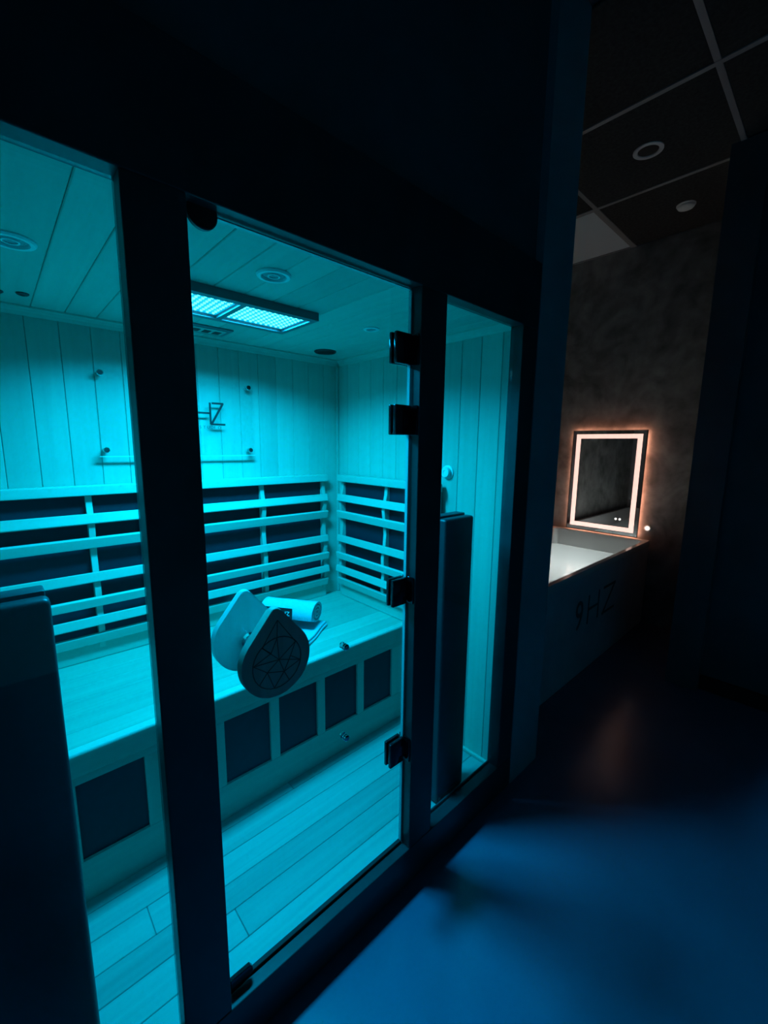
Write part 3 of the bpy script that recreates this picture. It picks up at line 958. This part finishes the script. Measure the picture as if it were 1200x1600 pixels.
# ------------------------------------------------------------------ lit mirror
MY0, MY1, MZ0, MZ1 = 0.268, 0.838, 0.705, 1.556
mir = thing('led_mirror', 'rectangular mirror with glowing warm light border above the tub', 'mirror', (NX-0.02, (MY0+MY1)/2, MZ0))
MX = NX-0.036
def yz_ring(x0, x1, y0, y1, z0, z1, w_):
    bm = bmesh.new()
    bm_box(bm, x0, x1, y0, y0+w_, z0, z1)
    bm_box(bm, x0, x1, y1-w_, y1, z0, z1)
    bm_box(bm, x0, x1, y0+w_, y1-w_, z0, z0+w_)
    bm_box(bm, x0, x1, y0+w_, y1-w_, z1-w_, z1)
    return bm
bm = bmesh.new(); bm_box(bm, MX, MX+0.006, MY0, MY1, MZ0, MZ1, 0.0008)
add('mirror_glass', bm, M_mirror, mir)
add('frame_edge', yz_ring(MX-0.0025, MX+0.010, MY0-0.004, MY1+0.004, MZ0-0.004, MZ1+0.004, 0.0035), M_black, mir)
add('light_border', yz_ring(MX-0.0022, MX-0.0003, MY0+0.028, MY1-0.028, MZ0+0.028, MZ1-0.028, 0.036), M_strip, mir)
bm = bmesh.new(); bm_box(bm, MX+0.0062, NX-0.0005, MY0+0.05, MY1-0.05, MZ0+0.05, MZ1-0.05)
add('back_box', bm, M_black, mir)
add('back_light', yz_ring(MX+0.012, MX+0.022, MY0+0.010, MY1-0.010, MZ0+0.010, MZ1-0.010, 0.010), M_glow, mir)
for y in (0.405, 0.436):
    add('touch_button', bm_lathe(bmesh.new(), [(0.0095, 0), (0.0095, 0.0008), (0, 0.0008)], (MX-0.0004, y, 0.832), 'x', 20, -1), M_dot, mir)

# small glowing disc on the wall by the tub corner
pk = thing('wall_glow_disc', 'small glowing disc low on the plaster wall beside the mirror', 'light', (NX, 0.205, 0.78))
add('glow_disc_rim', bm_lathe(bmesh.new(), [(0.026, 0), (0.026, 0.010), (0.022, 0.014), (0.018, 0.012)], (NX, 0.205, 0.785), 'x', 24, -1), M_white, pk, True)
add('glow_disc_face', bm_lathe(bmesh.new(), [(0.018, 0.0125), (0.010, 0.016), (0, 0.017)], (NX, 0.205, 0.785), 'x', 24, -1), M_puck, pk, True)

# ------------------------------------------------------------------ room ceiling fittings
t = thing('recessed_light', 'unlit recessed downlight with pale ring in the tiled ceiling', 'light', (2.675, 0.094, ROOMZ))
add('trim_ring', bm_lathe(bmesh.new(), [(0.070, 0), (0.070, 0.004), (0.064, 0.007), (0.050, 0.005), (0.048, 0.0)], (2.675, 0.094, ROOMZ), 'z', 40, -1), simple('pale_trim', (0.62, 0.60, 0.59), 0.45), t, True)
add('dark_baffle', bm_lathe(bmesh.new(), [(0.048, 0.0005), (0.030, 0.0012), (0, 0.0012)], (2.675, 0.094, ROOMZ), 'z', 36, -1), M_hole, t, True)
t = thing('ceiling_disc', 'small plain white disc on the tiled ceiling near the plaster wall', 'detector', (3.411, 0.086, ROOMZ))
add('disc_cover', bm_lathe(bmesh.new(), [(0.048, 0), (0.048, 0.012), (0.042, 0.020), (0.030, 0.024), (0, 0.025)], (3.411, 0.086, ROOMZ), 'z', 36, -1), M_white, t, True)
add('disc_base', bm_lathe(bmesh.new(), [(0.053, 0), (0.053, 0.004), (0.049, 0.006)], (3.411, 0.086, ROOMZ), 'z', 36, -1), M_white, t, True)
if TROFFER:
    x0, x1, y0, y1 = TROFFER
    t = thing('ceiling_light_panel', 'unlit pale square light panel in the tiled ceiling above the tub', 'light', ((x0+x1)/2, (y0+y1)/2, ROOMZ))
    bm = bmesh.new()
    w_ = 0.014
    bm_box(bm, x0, x0+w_, y0, y1, ROOMZ-0.002, ROOMZ+0.013); bm_box(bm, x1-w_, x1, y0, y1, ROOMZ-0.002, ROOMZ+0.013)
    bm_box(bm, x0+w_, x1-w_, y0, y0+w_, ROOMZ-0.002, ROOMZ+0.013); bm_box(bm, x0+w_, x1-w_, y1-w_, y1, ROOMZ-0.002, ROOMZ+0.013)
    add('panel_frame', bm, M_tbar, t)
    add('diffuser', box(x0+w_, x1-w_, y0+w_, y1-w_, ROOMZ+0.003, ROOMZ+0.010), M_diff, t)
